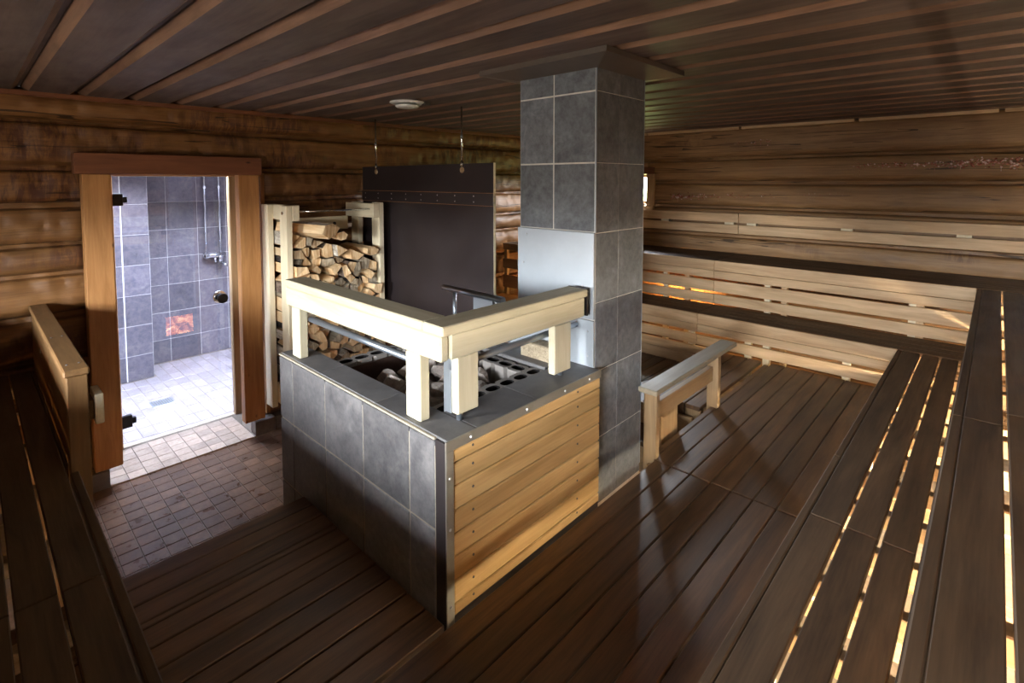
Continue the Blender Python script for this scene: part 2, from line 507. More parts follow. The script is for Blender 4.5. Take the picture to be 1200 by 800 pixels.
def log(name, axis, face, sign, a, b, z0, z1, mat, parent, rough=1.0, seed=0):
    """one hewn log: length a..b along axis, room face at `face`, room on the `sign` side"""
    R = random.Random(hash((axis, round(face, 2), round(a, 2), round(z0, 2), seed)) & 0xffff)
    H = z1 - z0; D = .20
    n = max(2, int((b - a) / .11))
    prof = [(0, -.048), (.016, -.006), (.22 * H, .006), (.5 * H, .010), (.78 * H, .004), (H - .036, -.004), (H - .027, -.050), (H, -.056)]
    bm = bmesh.new(); rows = []
    mid = (a + b) / 2
    wob = [R.uniform(-1, 1) for _ in range(8)]
    for i in range(n + 1):
        t = i / n; row = []
        X = a + (b - a) * t - mid
        sag = .006 * rough * (math.sin(X * 1.9 + wob[0] * 3) + .6 * math.sin(X * 4.3 + wob[1] * 3))
        edge = .007 * rough * math.sin(X * 1.3 + wob[2] * 4)
        for k, (h, d) in enumerate(prof):
            dd = d + sag * .5 + R.uniform(-.0035, .0035) * rough
            hh = h + (edge if 0 < k < 7 else 0)
            row.append(bm.verts.new((X, dd, hh - H / 2)))
        row.append(bm.verts.new((X, -D, H / 2))); row.append(bm.verts.new((X, -D, -H / 2)))
        rows.append(row)
    m = len(rows[0])
    for r0, r1 in zip(rows, rows[1:]):
        for k in range(m):
            j = (k + 1) % m
            f = bm.faces.new((r0[k], r1[k], r1[j], r0[j]))
            f.smooth = 1 <= k <= 4
    bm.faces.new(rows[0]); bm.faces.new(rows[-1][::-1])
    # local frame: X length, +Y towards the room, Z up
    if axis == 'y' and sign > 0:      # wall at x=face, room towards +x : local X -> -Y, local Y -> +X
        rot = (0, 0, -math.pi / 2); loc = (face, mid, (z0 + z1) / 2)
    elif axis == 'y':
        rot = (0, 0, math.pi / 2); loc = (face, mid, (z0 + z1) / 2)
    elif sign < 0:                    # wall at y=face, room towards -y : rotate 180
        rot = (0, 0, math.pi); loc = (mid, face, (z0 + z1) / 2)
    else:
        rot = (0, 0, 0); loc = (mid, face, (z0 + z1) / 2)
    bmesh.ops.recalc_face_normals(bm, faces=bm.faces)
    o = meshobj(name, bm, mat, parent, loc)
    o.rotation_euler = rot
    return o


DOOR = (.585, 1.60, 2.04)
wl = root('wall_left', (XW, 2.3, 0), kind='structure')
for z0, z1 in zip(JD, JD[1:]):
    if z0 < 1.9:
        log('log', 'y', XW, 1, YF - .2, DOOR[0], z0, z1, 'logd', wl)
        log('log', 'y', XW, 1, DOOR[1], YB + .2, z0, z1, 'logd', wl)
    else:
        log('log', 'y', XW, 1, YF - .2, YB + .2, z0, z1, 'logd', wl)
box('footing', (-4.42, XW - .012), (YF, DOOR[0]), (0, .13), 'base', wl)
box('footing', (-4.42, XW - .012), (DOOR[1], YB), (0, .13), 'base', wl)
wb = root('wall_back', (-1.8, YB, 0), kind='structure')
for z0, z1 in zip(JB, JB[1:]):
    segs = [(XW, XR)]
    if abs(z0 - 1.73) < .01: segs = [(XW, WB[0]), (WB[1], XR)]
    elif abs(z0 - 1.99) < .01: segs = [(XW, WB[0]), (WB[1], XR)]
    for a, b in segs: log('log', 'x', YB, -1, a, b, z0, z1, 'logb', wb, .8)
log('log', 'x', YB, -1, WB[0], WB[1], WB[3], 2.235, 'logb', wb, .8, 3)
wf = root('wall_front', (-1.8, YF, 0), kind='structure')
for z0, z1 in zip(JB, JB[1:]):
    zz = max(z0, 0)
    if z1 <= 1.23 or z0 >= 1.98: log('log', 'x', YF, 1, XW, XR, zz, z1, 'logb', wf, .8)
    else:
        log('log', 'x', YF, 1, XW, WG[0], zz, z1, 'logb', wf, .8); log('log', 'x', YF, 1, WG[1], WF[0], zz, z1, 'logb', wf, .8); log('log', 'x', YF, 1, WF[1], XR, zz, z1, 'logb', wf, .8)
for g_ in (WF, WG):
    box('log', (g_[0], g_[1]), (YF - .2, YF), (1.22, WF[2]), 'logb', wf, .01)
    box('log', (g_[0], g_[1]), (YF - .2, YF), (WF[3], 1.99), 'logb', wf, .01)
wr = root('wall_right', (XR, 2.3, 0), kind='structure')
for z0, z1 in zip(JB, JB[1:]):
    log('log', 'y', XR, -1, YF, YB, z0, z1, 'logb', wr, .8)


def window(name, axis, face, sgn, a, b, z0, z1):
    """framed pane set in a log wall; room on the sgn side"""
    w = root(name, (((a + b) / 2, face, z0) if axis == 'x' else (face, (a + b) / 2, z0)), kind='structure')
    def bx(n, u, d, z, mat, bev=.004):
        dd = tuple(sorted((face + sgn * d[0], face + sgn * d[1])))
        return box(n, u, dd, z, mat, w, bev) if axis == 'x' else box(n, dd, u, z, mat, w, bev)
    bx('side_casing', (b, b + .095), (0, .028), (z0 - .02, z1 + .01), 'front')
    bx('side_casing', (a - .075, a), (0, .028), (z0 - .02, z1 + .01), 'front')
    bx('head_casing', (a - .085, b + .085), (0, .030), (z1 + .01, z1 + .085), 'head')
    bx('sill', (a - .085, b + .085), (0, .035), (z0 - .07, z0 - .02), 'front')
    for q in ((a, a + .03), (b - .03, b)): bx('sash', q, (-.14, -.10), (z0, z1), 'front')
    for q in ((z0, z0 + .03), (z1 - .03, z1)): bx('sash', (a + .03, b - .03), (-.14, -.10), q, 'front')
    bx('pane', (a + .03, b - .03), (-.124, -.118), (z0 + .03, z1 - .03), 'glass', 0)
    return w


window('window_1', 'x', YB, -1, *WB)
window('window_2', 'x', YF, 1, *WF)
window('window_3', 'x', YF, 1, *WG)

# resin bleeding out of the back wall logs
def resin_streak(x0, x1, z0, z1, n, big, wall, drip=.06):
    bm = bmesh.new(); R = random.Random(int(x0 * 100) + n)
    for i in range(n):
        t = R.random() ** .8
        X = x0 + (x1 - x0) * t; Z = z0 + (z1 - z0) * t + R.gauss(0, .010 + .008 * t)
        s = big * R.uniform(.4, 1.0) * (.5 + .5 * t)
        mt = Matrix.Translation((X, YB - .016, Z)) @ Matrix.Diagonal((s * 1.15, s * .8, s, 1))
        bmesh.ops.create_icosphere(bm, subdivisions=1, radius=1, matrix=mt)
        if R.random() < drip:
            for q in range(R.randint(2, 5)):
                mt = Matrix.Translation((X, YB - .016, Z - .012 * (q + 1))) @ Matrix.Diagonal((s * .3, s * .25, s * .7, 1))
                bmesh.ops.create_icosphere(bm, subdivisions=1, radius=1, matrix=mt)
    for f in bm.faces: f.smooth = True
    o = meshobj('resin', bm, 'resin', wall)
    o['kind'] = 'stuff'


resin_streak(-.95, .45, 2.122, 2.128, 260, .0135, wb)
resin_streak(-.40, .50, 2.150, 2.165, 90, .012, wb)
resin_streak(-2.05, -2.62, 1.840, 1.815, 110, .011, wb)
resin_streak(-1.55, -2.02, 1.85, 1.842, 40, .007, wb)
resin_streak(-1.95, -1.6, 2.365, 2.375, 36, .007, wb)
resin_streak(-.9, -1.4, 1.885, 1.865, 26, .005, wb)

# ------------------------------------------------------------------ ceiling
cl = root('ceiling', (-1.8, 2.3, ZC), kind='structure')
box('roof_deck', (XW - .2, XR + .2), (YF - .2, YB + .2), (ZC + .034, ZC + .10), 'ceil', cl, 0, 'x')
P = .263


def ceil_mesh(L):
    bm = bmesh.new(); rows = []
    pr = [(-.093, 0), (.093, 0), (.122, .027), (.122, .036), (-.122, .036), (-.122, .027)]
    for X in (-L / 2, L / 2): rows.append([bm.verts.new((X, y_, z_)) for y_, z_ in pr])
    for k in range(6):
        f = bm.faces.new((rows[0][k], rows[1][k], rows[1][(k + 1) % 6], rows[0][(k + 1) % 6]))
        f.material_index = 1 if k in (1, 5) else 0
    bm.faces.new(rows[0]); bm.faces.new(rows[1][::-1])
    bmesh.ops.recalc_face_normals(bm, faces=bm.faces)
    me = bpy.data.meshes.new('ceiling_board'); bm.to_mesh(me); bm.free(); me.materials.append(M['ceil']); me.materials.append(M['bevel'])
    return me


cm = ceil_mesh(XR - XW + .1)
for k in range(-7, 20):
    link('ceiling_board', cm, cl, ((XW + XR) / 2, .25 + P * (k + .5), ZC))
t1 = root('trim_1', (XW, 2.3, ZC), kind='structure')
box('batten', (XW - .01, XW + .03), (YF, YB), (ZC - .028, ZC + .004), 'head', t1, .004)
t2 = root('trim_2', (-1.8, YB, ZC), kind='structure')
for a, b in ((-4.2, -2.92), (-2.9, -1.9), (-1.88, -.93), (-.90, -.02), (.01, .57)):
    box('batten', (a, b), (YB - .03, YB + .01), (ZC - .026, ZC + .004), 'front', t2, .004)

# ------------------------------------------------------------------ tile floor
fl = root('floor', (-3, 1, 0), kind='structure')
box('screed', (-6.9, XR), (YF, YB), (-.08, -.004), 'dgrout', fl, 0)


def ftile(x, y, sx, sy, mat='tile', z=0):
    me = bevbox(sx, sy, .012, .0015, mat)
    link('tile', me, fl, (x, y, z - .006 + rnd.uniform(-.0008, .0008)), (rnd.uniform(-.004, .004), rnd.uniform(-.004, .004), 0))


for i in range(20):
    for j in range(-3, 12):
        X = -4.085 + .1 * i; Y = .53 + .1 * j
        if X > -2.2 or (j < -1) or (X > -2.5 and Y > 1.0): continue
        ftile(X, Y, .096, .096)
for i in range(5):
    for j in range(0, 10):
        Y = .63 + .1 * j
        if Y > 1.5: continue
        ftile(-4.185 - .1 * i + .006, Y, .096, .096, 'ttile', z=.012)
box('threshold_screed', (-4.70, -4.135), (DOOR[0] - .02, DOOR[1] + .02), (-.004, .008), 'dgrout', fl, 0)

# shower room tiles 20 x 10
for i in range(10):
    for j in range(-2, 16):
        X = -4.86 - .202 * i; Y = .63 + .1 * j
        if X < -6.55: continue
        if abs(X + 5.40) < .16 and 1.06 < Y < 1.26: continue
        if Y < 1.26 and X < -6.15: continue
        ftile(X, Y, .196, .094, 'stile')
box('drain_bed', (-5.557, -5.263), (1.033, 1.277), (-.012, -.003), 'stile', fl, .001)
dr = root('floor_drain', (-5.41, 1.155, 0), 'square stainless floor drain grate in the brightly lit shower floor', 'drain')
box('frame', (-5.49, -5.33), (1.07, 1.24), (-.012, .002), 'pipe', dr, .002)
for k in range(9):
    box('bar', (-5.48, -5.34), (1.082 + .0175 * k, 1.09 + .0175 * k), (0, .005), 'angle', dr, .001)

# plinth tiles beside the door
bl = root('baseboard_left', (XW, 2, 0), kind='structure')
for k in range(7):
    y0 = 1.49 + .155 * k
    box('plinth_tile', (XW - .01, XW + .085), (y0, y0 + .151), (0, .115), 'base', bl, .004)
box('plinth_tile', (XW - .20, XW - .013), (1.489, 1.52), (0, .115), 'grout', bl, .004)
for k in range(4):
    y1 = .58 - .155 * k
    box('plinth_tile', (XW - .01, XW + .085), (y1 - .151, y1), (0, .115), 'base', bl, .004)

# ------------------------------------------------------------------ shower room
ws = root('wall_shower', (-6.4, 1.4, 0), kind='structure')
box('backing', (-6.9, -6.602), (-.6, 3.4), (0, 2.55), 'grout', ws, 0)
box('backing', (-6.6, -6.192), (-.6, 1.262), (0, 2.55), 'grout', ws, 0)
ys = [1.35, 1.511, 1.811, 2.111, 2.411, 2.711]
zs = [0, .252, .554, .857, 1.16, 1.462, 1.764, 2.066, 2.368]
for z0, z1 in zip(zs, zs[1:]):
    for y0, y1 in zip([1.262] + ys[1:], ys[1:]):
        box('slate_tile', (-6.612, -6.6), (y0 + .0016, y1 - .0016), (z0 + .0016, z1 - .0016), 'shslate', ws, .002)
    for y0, y1 in ((.735, 1.035), (1.043, 1.262)):
        box('slate_tile', (-6.202, -6.19), (y0 + .0016, y1 - .0016), (z0 + .0016, z1 - .0016), 'shslate', ws, .002)
box('side_wall', (-6.9, -4.70), (3.3, 3.4), (0, 2.5), 'shslate', ws, 0)
box('side_wall', (-6.9, -4.70), (-.6, -.5), (0, 2.5), 'shslate', ws, 0)
box('inner_wall', (-4.72, -4.42), (-.6, .60), (0, 2.45), 'shslate', ws, 0)
box('inner_wall', (-4.72, -4.42), (1.61, 3.4), (0, 2.45), 'shslate', ws, 0)
box('inner_wall', (-4.62, -4.42), (.72, 1.61), (2.07, 2.5), 'shslate', ws, 0)
SKX, SKY_ = (-5.44, -4.665), (.40, 2.60)
for xx, yy in (((-6.9, SKX[0]), (-.6, 3.4)), ((SKX[1], -4.40), (-.6, 3.4)), (SKX, (-.6, SKY_[0])), (SKX, (SKY_[1], 3.4))):
    box('shower_ceiling', xx, yy, (2.45, 2.55), 'white', ws, 0)
sk = root('added_skylight', (-4.94, 1.5, 2.55), kind='structure')  # unseen skylight added to brighten the shower floor
for xx, yy in (((SKX[0] - .04, SKX[0]), SKY_), ((SKX[1], SKX[1] + .04), SKY_), ((SKX[0] - .04, SKX[1] + .04), (SKY_[0] - .04, SKY_[0])), ((SKX[0] - .04, SKX[1] + .04), (SKY_[1], SKY_[1] + .04))):
    box('added_shaft_board', xx, yy, (2.45, 2.95), 'base', sk, 0, 'z')  # deep dark shaft added to keep the light off the walls
box('pane', SKX, SKY_, (2.90, 2.906), 'glass', sk, 0)

mx = root('shower_mixer', (-6.55, 1.95, 1.0), 'chrome shower mixer with two riser pipes on the slate wall', 'shower tap')
for yy in (1.88, 2.03):
    tubeobj('riser_pipe', (-6.555, yy, 1.15), (-6.555, yy, 2.43), 0.0115, 'chrome', mx)
    for zz in (1.40, 1.92): tubeobj('pipe_clip', (-6.597, yy, zz), (-6.545, yy, zz), .014, 'chrome', mx)
    tubeobj('union_nut', (-6.597, yy, 1.14), (-6.53, yy, 1.14), .034, 'chrome', mx)
tubeobj('mixer_body', (-6.53, 1.86, 1.14), (-6.53, 2.07, 1.14), .027, 'chrome', mx)
tubeobj('valve', (-6.53, 2.02, 1.15), (-6.53, 2.02, 1.05), .024, 'chrome', mx)
tubeobj('lever', (-6.52, 2.02, 1.06), (-6.44, 2.06, 1.02), .014, 'chrome', mx)
tubeobj('spout', (-6.53, 1.96, 1.13), (-6.50, 1.96, 1.06), .013, 'chrome', mx)

# ------------------------------------------------------------------ glass door in its timber surround
d1 = root('door_1', (-4.4, 1.05, 0), kind='structure')
XJ = -4.10
box('casing_board', (XJ - .10, XJ), (.503, .647), (.14, 2.04), 'jamb', d1, .004)
box('casing_board', (XJ - .075, XJ), (1.405, 1.552), (.145, 2.04), 'jamb', d1, .004)
box('casing_board', (XJ - .10, XJ + .018), (.468, 1.570), (2.04, 2.172), 'head', d1, .004)
box('reveal_board', (-4.66, XW + .02), (.55, DOOR[0]), (.14, 2.04), 'jamb', d1, .003)
box('reveal_board', (-4.66, XW + .02), (DOOR[1], DOOR[1] + .03), (.13, 2.04), 'jamb', d1, .003)
box('reveal_board', (-4.66, XW + .02), (.55, 1.63), (2.03, 2.06), 'jamb', d1, .003)
box('frame_post', (-4.71, -4.645), (1.517, 1.60), (0.005, 2.03), 'tan', d1, .003)
box('frame_post', (-4.71, -4.645), (.60, .737), (0.005, 2.03), 'jamb', d1, .003)
box('glass_pane', (-4.676, -4.668), (.742, 1.513), (.022, 2.025), 'dglass', d1, 0)
for zz in (1.86, .20):
    h = box('hinge', (-4.69, -4.652), (.737, .80), (zz - .045, zz + .045), 'black', d1, .003)
    box('hinge_tongue', (-4.688, -4.654), (.80, .825), (zz - .022, zz + .022), 'black', h, .003)
lathe('knob', [(.012, 0), (.034, .002), (.034, .008), (.014, .012), (.014, .03), (.036, .04), (.040, .05), (.040, .066), (.036, .070)], 'black', d1, (-4.668, 1.432, 1.03), 'x')
lathe('knob_rose', [(.03, 0), (.052, .002), (.052, .010), (.03, .011)], 'chrome', d1, (-4.668, 1.425, 1.035), 'x')

# ------------------------------------------------------------------ deck
ZD = .57
dk = root('deck', (-1.2, 1.5, .5), 'dark brown slatted deck raised around the stove and benches', 'deck')
xl = [-2.236, -2.149, -2.054, -1.959, -1.927, -1.831, -1.735, -1.638, -1.54, -1.44, -1.338, -1.238]
for a, b in zip(xl, xl[1:]):
    box('deck_plank', (a + .003, b - .003), (-.12, 1.006), (ZD - .028, ZD), 'deck', dk, .003, 'y', .0016)
box('deck_riser', (-2.236, -2.212), (-.1, 1.006), (.36, ZD - .03), 'deck', dk)
xr_ = [-1.238, -1.138, -1.039, -.939, -.843, -.746, -.650, -.552, -.454]
for a, b in zip(xr_, xr_[1:]):
    x0 = max(a + .003, -1.226)
    box('deck_plank', (x0, b - .003), (-.12, 2.372), (ZD - .028, ZD), 'deck', dk, .003, 'y', .0016)
    box('deck_plank', (a + .003, b - .003), (2.380, 4.288), (ZD - .028, ZD), 'deck', dk, .003, 'y', .0016)
box('deck_edge', (-1.275, -1.241), (2.43, 4.225), (ZD - .03, ZD - .002), 'deck', dk, .003, 'y')
box('deck_riser', (-1.268, -1.244), (2.36, 4.225), (.30, ZD - .032), 'tan', dk)
for yy in (.2, .75, 1.4, 2.0, 2.376, 2.9, 3.5, 4.1):
    box('joist', (-1.2, XR), (yy - .03, yy + .03), (ZD - .10, ZD - .03), 'front', dk, .003)
for yy in (.2, .75): box('joist', (-2.2, -1.2), (yy - .03, yy + .03), (ZD - .10, ZD - .03), 'front', dk, .003)

# ------------------------------------------------------------------ benches
ZL, ZU = .855, 1.262


def bench(name, label, loc):
    return root(name, loc, label, 'bench')


SG = .0
# right lower bench (planks run along Y)
b1 = bench('slatted_bench', 'lower dark bench with four planks and lit gaps along the right side', (-.25, 2.2, ZD))
for a, b in ((-.429, -.336), (-.324, -.238), (-.226, -.143), (-.129, -.046)):
    box('seat_plank', (a, b), (.28, 1.956), (ZL - .028, ZL), 'seat', b1, .003, 'y', .001)
    box('seat_plank', (a, b), (1.960, 4.292), (ZL - .028, ZL), 'seat', b1, .003, 'y', .001)
for a, b in ((.28, 2.45), (2.453, 4.29)):
    box('edge_board', (-.457, -.433), (a, b), (ZL - .09, ZL), 'seat', b1, .004)
    box('front_board', (-.455, -.435), (a, b), (.69, .760), 'front', b1, .003)
    box('front_board', (-.455, -.435), (a, b), (.59, .668), 'front', b1, .003)
for yy in [.45 + .25 * k for k in range(15)]:
    box('bearer', (-.43, .0), (yy - .022, yy + .022), (ZL - .085, ZL - .03), 'tan', b1, .003)
    if round((yy - .45) / .25) % 2 == 0: box('leg', (-.432, -.39), (yy - .022, yy + .022), (ZD, ZL - .085), 'pale', b1, .003)
# right upper bench
b2 = bench('slatted_bench', 'upper dark bench along the right edge with one bright slot between its planks', (.2, 2.2, ZD))
for a, b in ((-.053, .037), (.047, .142), (.155, .25), (.262, .355), (.367, .46)):
    ys_ = 2.115 if a < 0 else 2.235
    box('seat_plank', (a, b), (-.14, ys_ - .002), (ZU - .028, ZU), 'seat', b2, .003, 'y', .001)
    box('seat_plank', (a, b), (ys_ + .002, 4.712), (ZU - .028, ZU), 'seat', b2, .003, 'y', .001)
FR = ((1.098, 1.168), (.975, 1.078), (.866, .952))
for a, b in ((.28, 2.113), (2.117, 4.71)):
    box('edge_board', (-.081, -.0535), (a, b), (ZU - .092, ZU), 'seat', b2, .004)
    for z in ((.975, 1.168), (.866, .952)): box('front_board', (-.079, -.059), (a, b), z, 'front', b2, .003)
for yy in (.30, .75, 1.2, 1.65, 2.1, 2.55, 3.0, 3.45, 3.9, 4.35):
    box('bearer', (-.056, .50), (yy - .022, yy + .022), (ZU - .085, ZU - .03), 'tan', b2, .003)
    box('leg', (-.056, -.014), (yy - .022, yy + .022), (ZD, ZU - .085), 'pale', b2, .003)
# back lower bench (planks along X)
b3 = bench('slatted_bench', 'lower bench along the back wall with pale front boards', (-1.7, 4.5, ZD))
XL0 = -3.3
for y0 in (4.322, 4.424, 4.525, 4.625):
    for a, b in ((XL0, -1.853), (-1.848, -.05)):
        box('seat_plank', (a, b), (y0, y0 + .090), (ZL - .028, ZL), 'seat', b3, .003, 'x', .001)
for a, b in ((XL0, -1.843), (-1.840, -.458)):
    for z in ((.764, ZL), (.695, .761), (.588, .672)):
        box('front_board', (a, b), (4.295, 4.318), z, 'front', b3, .003)
for z in ((.490, .572), (.36, .488)): box('front_board', (XL0, -1.62), (4.295, 4.318), z, 'front', b3, .003)
for xx in (-3.1, -2.55, -1.905, -1.43, -1.29, -.75):
    box('leg', (xx - .025, xx + .025), (4.319, 4.36), (.3, ZL - .03), 'pale', b3, .003)
    box('bearer', (xx - .022, xx + .022), (4.36, 4.71), (ZL - .085, ZL - .03), 'pale', b3, .003)
# back upper bench
b4 = bench('slatted_bench', 'upper bench along the back wall under the backrest boards', (-1.4, 5.0, ZD))
for y0 in (4.744, 4.838, 4.932, 5.026, 5.12, 5.214, 5.262):
    for a, b in ((XL0, -1.873), (-1.868, XR - .02)):
        box('seat_plank', (a, b), (y0, y0 + .086), (ZU - .028, ZU), 'seat', b4, .003, 'x', .001)
for a, b in ((XL0, -1.874), (-1.871, -.083)):
    for z in ((1.171, ZU),) + FR:
        box('front_board', (a, b), (4.716, 4.739), z, 'front', b4, .003)
for xx in (-3.1, -2.36, -2.14, -1.42, -1.285, -.425, -.382):
    box('leg', (xx - .024, xx + .024), (4.740, 4.785), (.3, ZU - .03), 'pale' if xx in (-1.42, -.425, -2.36, -3.1) else 'front', b4, .003)
    box('bearer', (xx - .022, xx + .022), (4.785, 5.30), (ZU - .085, ZU - .03), 'front', b4, .003)
# corner bench beyond the plywood screen
b5 = bench('slatted_bench', 'corner bench of wide spaced boards glowing orange beyond the plywood screen', (-3.75, 4.6, ZD))
for y0 in (4.318, 4.412, 4.506, 4.6, 4.694, 4.788, 4.882, 4.976, 5.07, 5.164):
    box('seat_plank', (-4.17, -3.32), (y0, y0 + .086), (1.245, 1.273), 'seat', b5, .003, 'x', .001)
for z in ((1.200, 1.273), (.985, 1.095), (.76, .905)):
    box('front_board', (-4.17, -3.31), (4.29, 4.315), z, 'tan', b5, .003)
for xx in (-4.15, -3.36):
    box('leg', (xx - .022, xx + .022), (4.318, 4.36), (.0, 1.245), 'tan', b5, .003)
box('step_board', (-4.17, -3.31), (3.98, 4.28), (.66, .69), 'tan', b5, .003)
# left lower bench (planks along X) and the upper bench behind it
b6 = bench('slatted_bench', 'dark bench in the lower left corner running to the door wall', (-2.3, .1, ZD))
for y0, y1 in ((.142, .231), (.045, .133), (-.053, .035), (-.14, -.063)):
    box('seat_plank', (-4.20, -1.857), (y0, y1), (ZL - .028, ZL), 'seat', b6, .003, 'x', .001)
    box('seat_plank', (-1.853, -.46), (y0, y1), (ZL - .028, ZL), 'seat', b6, .003, 'x', .001)
box('edge_board', (-2.60, -.46), (.240, .268), (ZL - .09, ZL), 'seat', b6, .004)
box('edge_board', (-4.20, -2.70), (.236, .246), (ZL - .09, ZL), 'seat', b6, .003)
for z in ((.69, .76), (.59, .668)):
    box('front_board', (-2.60, -.46), (.243, .263), z, 'front', b6, .003)
for xx in (-4.0, -3.55, -3.1, -2.65, -2.2, -1.75, -1.3, -.85):
    box('bearer', (xx - .022, xx + .022), (-.14, .235), (ZL - .085, ZL - .03), 'front', b6, .003)
    box('leg', (xx - .022, xx + .022), (.19, .232), (.02, ZL - .085), 'front', b6, .003)
b7 = bench('slatted_bench', 'wide upper bench along the wall with the two windows', (-2.0, -.8, ZD))
for k in range(13):
    y1 = -.165 - .1 * k
    box('seat_plank', (-4.18, -.06), (y1 - .092, y1), (ZU - .028, ZU), 'seat', b7, .003, 'x')
box('edge_board', (-4.18, -.09), (-.162, -.14), (ZU - .092, ZU), 'seat', b7, .003)
for z in FR: box('front_board', (-4.18, -.09), (-.160, -.142), z, 'front', b7, .003)
for xx in (-4.0, -3, -2, -1): box('leg', (xx - .022, xx + .022), (-.22, -.17), (.02, ZU - .03), 'front', b7, .003)

# backrest on the back wall
br = root('backrest', (-1.3, 5.28, 1.46), 'two-board pale backrest rail on the back wall above the upper bench', 'backrest')
for a, b in ((-3.25, -1.862), (-1.857, XR - .02)):
    for z in ((1.578, 1.668), (1.466, 1.555)):
        box('back_board', (a, b), (5.262, 5.285), z, 'front', br, .003)
for xx in (-3.1, -2.65, -1.96, -1.745, -.95, -.18, .35):
    box('spacer', (xx - .045, xx + .045), (5.286, YB - .012), (1.47, 1.66), 'pale', br, .002)

# warm lamps under the benches
for n, (pa, pb, mat, lab) in enumerate((
        ((.36, .80, .73), (.36, 1.75, .73), 'tube', 'fat warm tube lamp hidden under the right benches, nearest one'),
        ((.36, 2.70, .73), (.36, 3.20, .73), 'tube', 'fat warm tube lamp hidden under the right benches, middle one'),
        ((.36, 3.60, .73), (.36, 4.00, .73), 'tube', 'fat warm tube lamp hidden under the right benches, far one'),
        ((-2.75, 5.20, .80), (-2.15, 5.20, .80), 'tubeo', 'orange tube lamp glowing under the back bench behind the chimney'),
        ((-3.95, 5.15, .95), (-3.45, 5.15, .95), 'tubeo', 'orange tube lamp glowing under the corner bench'),
        ((-3.5, -.85, .70), (-3.0, -.85, .70), 'tubel', 'orange tube lamp glowing under the left bench'))):
    t = root('tube_lamp', ((pa[0] + pb[0]) / 2, (pa[1] + pb[1]) / 2, pa[2]), lab, 'lamp')
    tubeobj('tube', pa, pb, .055 if mat == 'tube' else .014, mat, t, 12)
    ax = 0 if abs(pb[0] - pa[0]) > abs(pb[1] - pa[1]) else 1
    for q in (pa, pb):
        s_ = [.012, .012, .025]; s_[ax] = .012
        box('socket', (q[0] - .015, q[0] + .015), (q[1] - .015, q[1] + .015), (q[2] - .02, q[2] + .02), 'white', t, .003)

# ------------------------------------------------------------------ steps behind the chimney and the low handrail
pf = root('step_platform', (-2.3, 3.7, 0), 'brown slatted landing beside the stair opening behind the low handrail', 'platform')
for k in range(19):
    xx = -1.315 - .1 * k; zz = ZD if k < 3 else .40
    box('deck_plank', (xx - .094, xx), (3.13, 4.288), (zz - .028, zz), 'deck', pf, .003, 'y', .001)
for yy in (3.2, 4.1):
    box('joist', (-1.60, -1.33), (yy - .025, yy + .025), (.44, .54), 'tan', pf, .003)
    box('joist', (-3.2, -1.62), (yy - .025, yy + .025), (.28, .37), 'tan', pf, .003)
box('post', (-1.409, -1.317), (3.150, 3.172), (0, .54), 'tan', pf, .003, 'z')
box('post', (-1.512, -1.425), (3.150, 3.172), (0, .54), 'deck', pf, .003, 'z')
box('riser', (-1.617, -1.600), (3.13, 4.288), (.40, .54), 'tan', pf, .003)
for q in (-1.9, -3.1): box('post', (q - .03, q + .03), (3.17, 3.23), (0, .28), 'tan', pf, .003)
st = root('stair', (-1.7, 2.8, 0), 'short wooden stair going down behind the chimney', 'stair')
box('stringer', (-1.345, -1.305), (2.60, 2.80), (0, .70), 'tan', st, .003, 'z')
box('tread', (-2.1, -1.35), (2.86, 3.10), (.33, .36), 'deck', st, .003)
box('tread', (-2.1, -1.35), (2.60, 2.84), (.15, .18), 'front', st, .003)
box('riser', (-2.1, -1.35), (3.10, 3.12), (.36, .50), 'tan', st, .003)

hr = root('handrail', (-1.25, 2.85, ZD), 'low wooden handrail with two posts beside the chimney at the stair opening', 'handrail')
box('cap_rail', (-1.272, -1.168), (2.275, 3.335), (.945, .973), 'grey', hr, .006)
box('post', (-1.298, -1.226), (2.385, 2.425), (ZD - .1, .945), 'tan', hr, .004)
box('post', (-1.302, -1.230), (3.20, 3.245), (ZD - .1, .945), 'tan', hr, .004)
box('mid_rail', (-1.298, -1.262), (2.427, 3.20), (.735, .828), 'tan', hr, .004)

# ------------------------------------------------------------------ stove
XS0, XS1, YS0, ZT = -2.487, -1.234, 1.012, 1.172
sv = root('sauna_stove', (-1.86, 1.6, 0), 'square masonry sauna stove clad in slate tiles with a wood panelled side', 'stove')
# hollow body: four walls and a pit floor
box('body', (XS0 + .012, XS1 - .04), (YS0 + .003, 1.14), (0, ZT - .03), 'sgrout', sv, 0, 'x')
box('body', (XS1 - .20, XS1 - .026), (1.14, 1.885), (0, ZT - .03), 'core', sv, 0, 'y')
XB = -2.232
box('body', (XB + .012, -2.137), (1.14, 1.885), (0, 1.03), 'core', sv, 0, 'y')
box('body', (-2.137, -1.72), (1.74, 1.885), (0, ZT - .03), 'core', sv, 0, 'x')
box('body', (-1.72, -1.43), (1.74, 1.885), (0, ZT - .03), 'core', sv, 0, 'x')
box('body', (-2.137, -1.43), (1.14, 1.74), (0, .98), 'core', sv, 0, 'x')
cols = [XS0, -2.347, -2.036, -1.734, -1.434, -1.292]
rows = [.0, .235, .548, .859, ZT - .012]
for a, b in zip(cols, cols[1:]):
    for z0, z1 in zip(rows, rows[1:]):
        box('slate_tile', (a + .003, b - .003), (YS0, YS0 + .012), (z0 + .003, z1 - .003), 'slate', sv, .003)
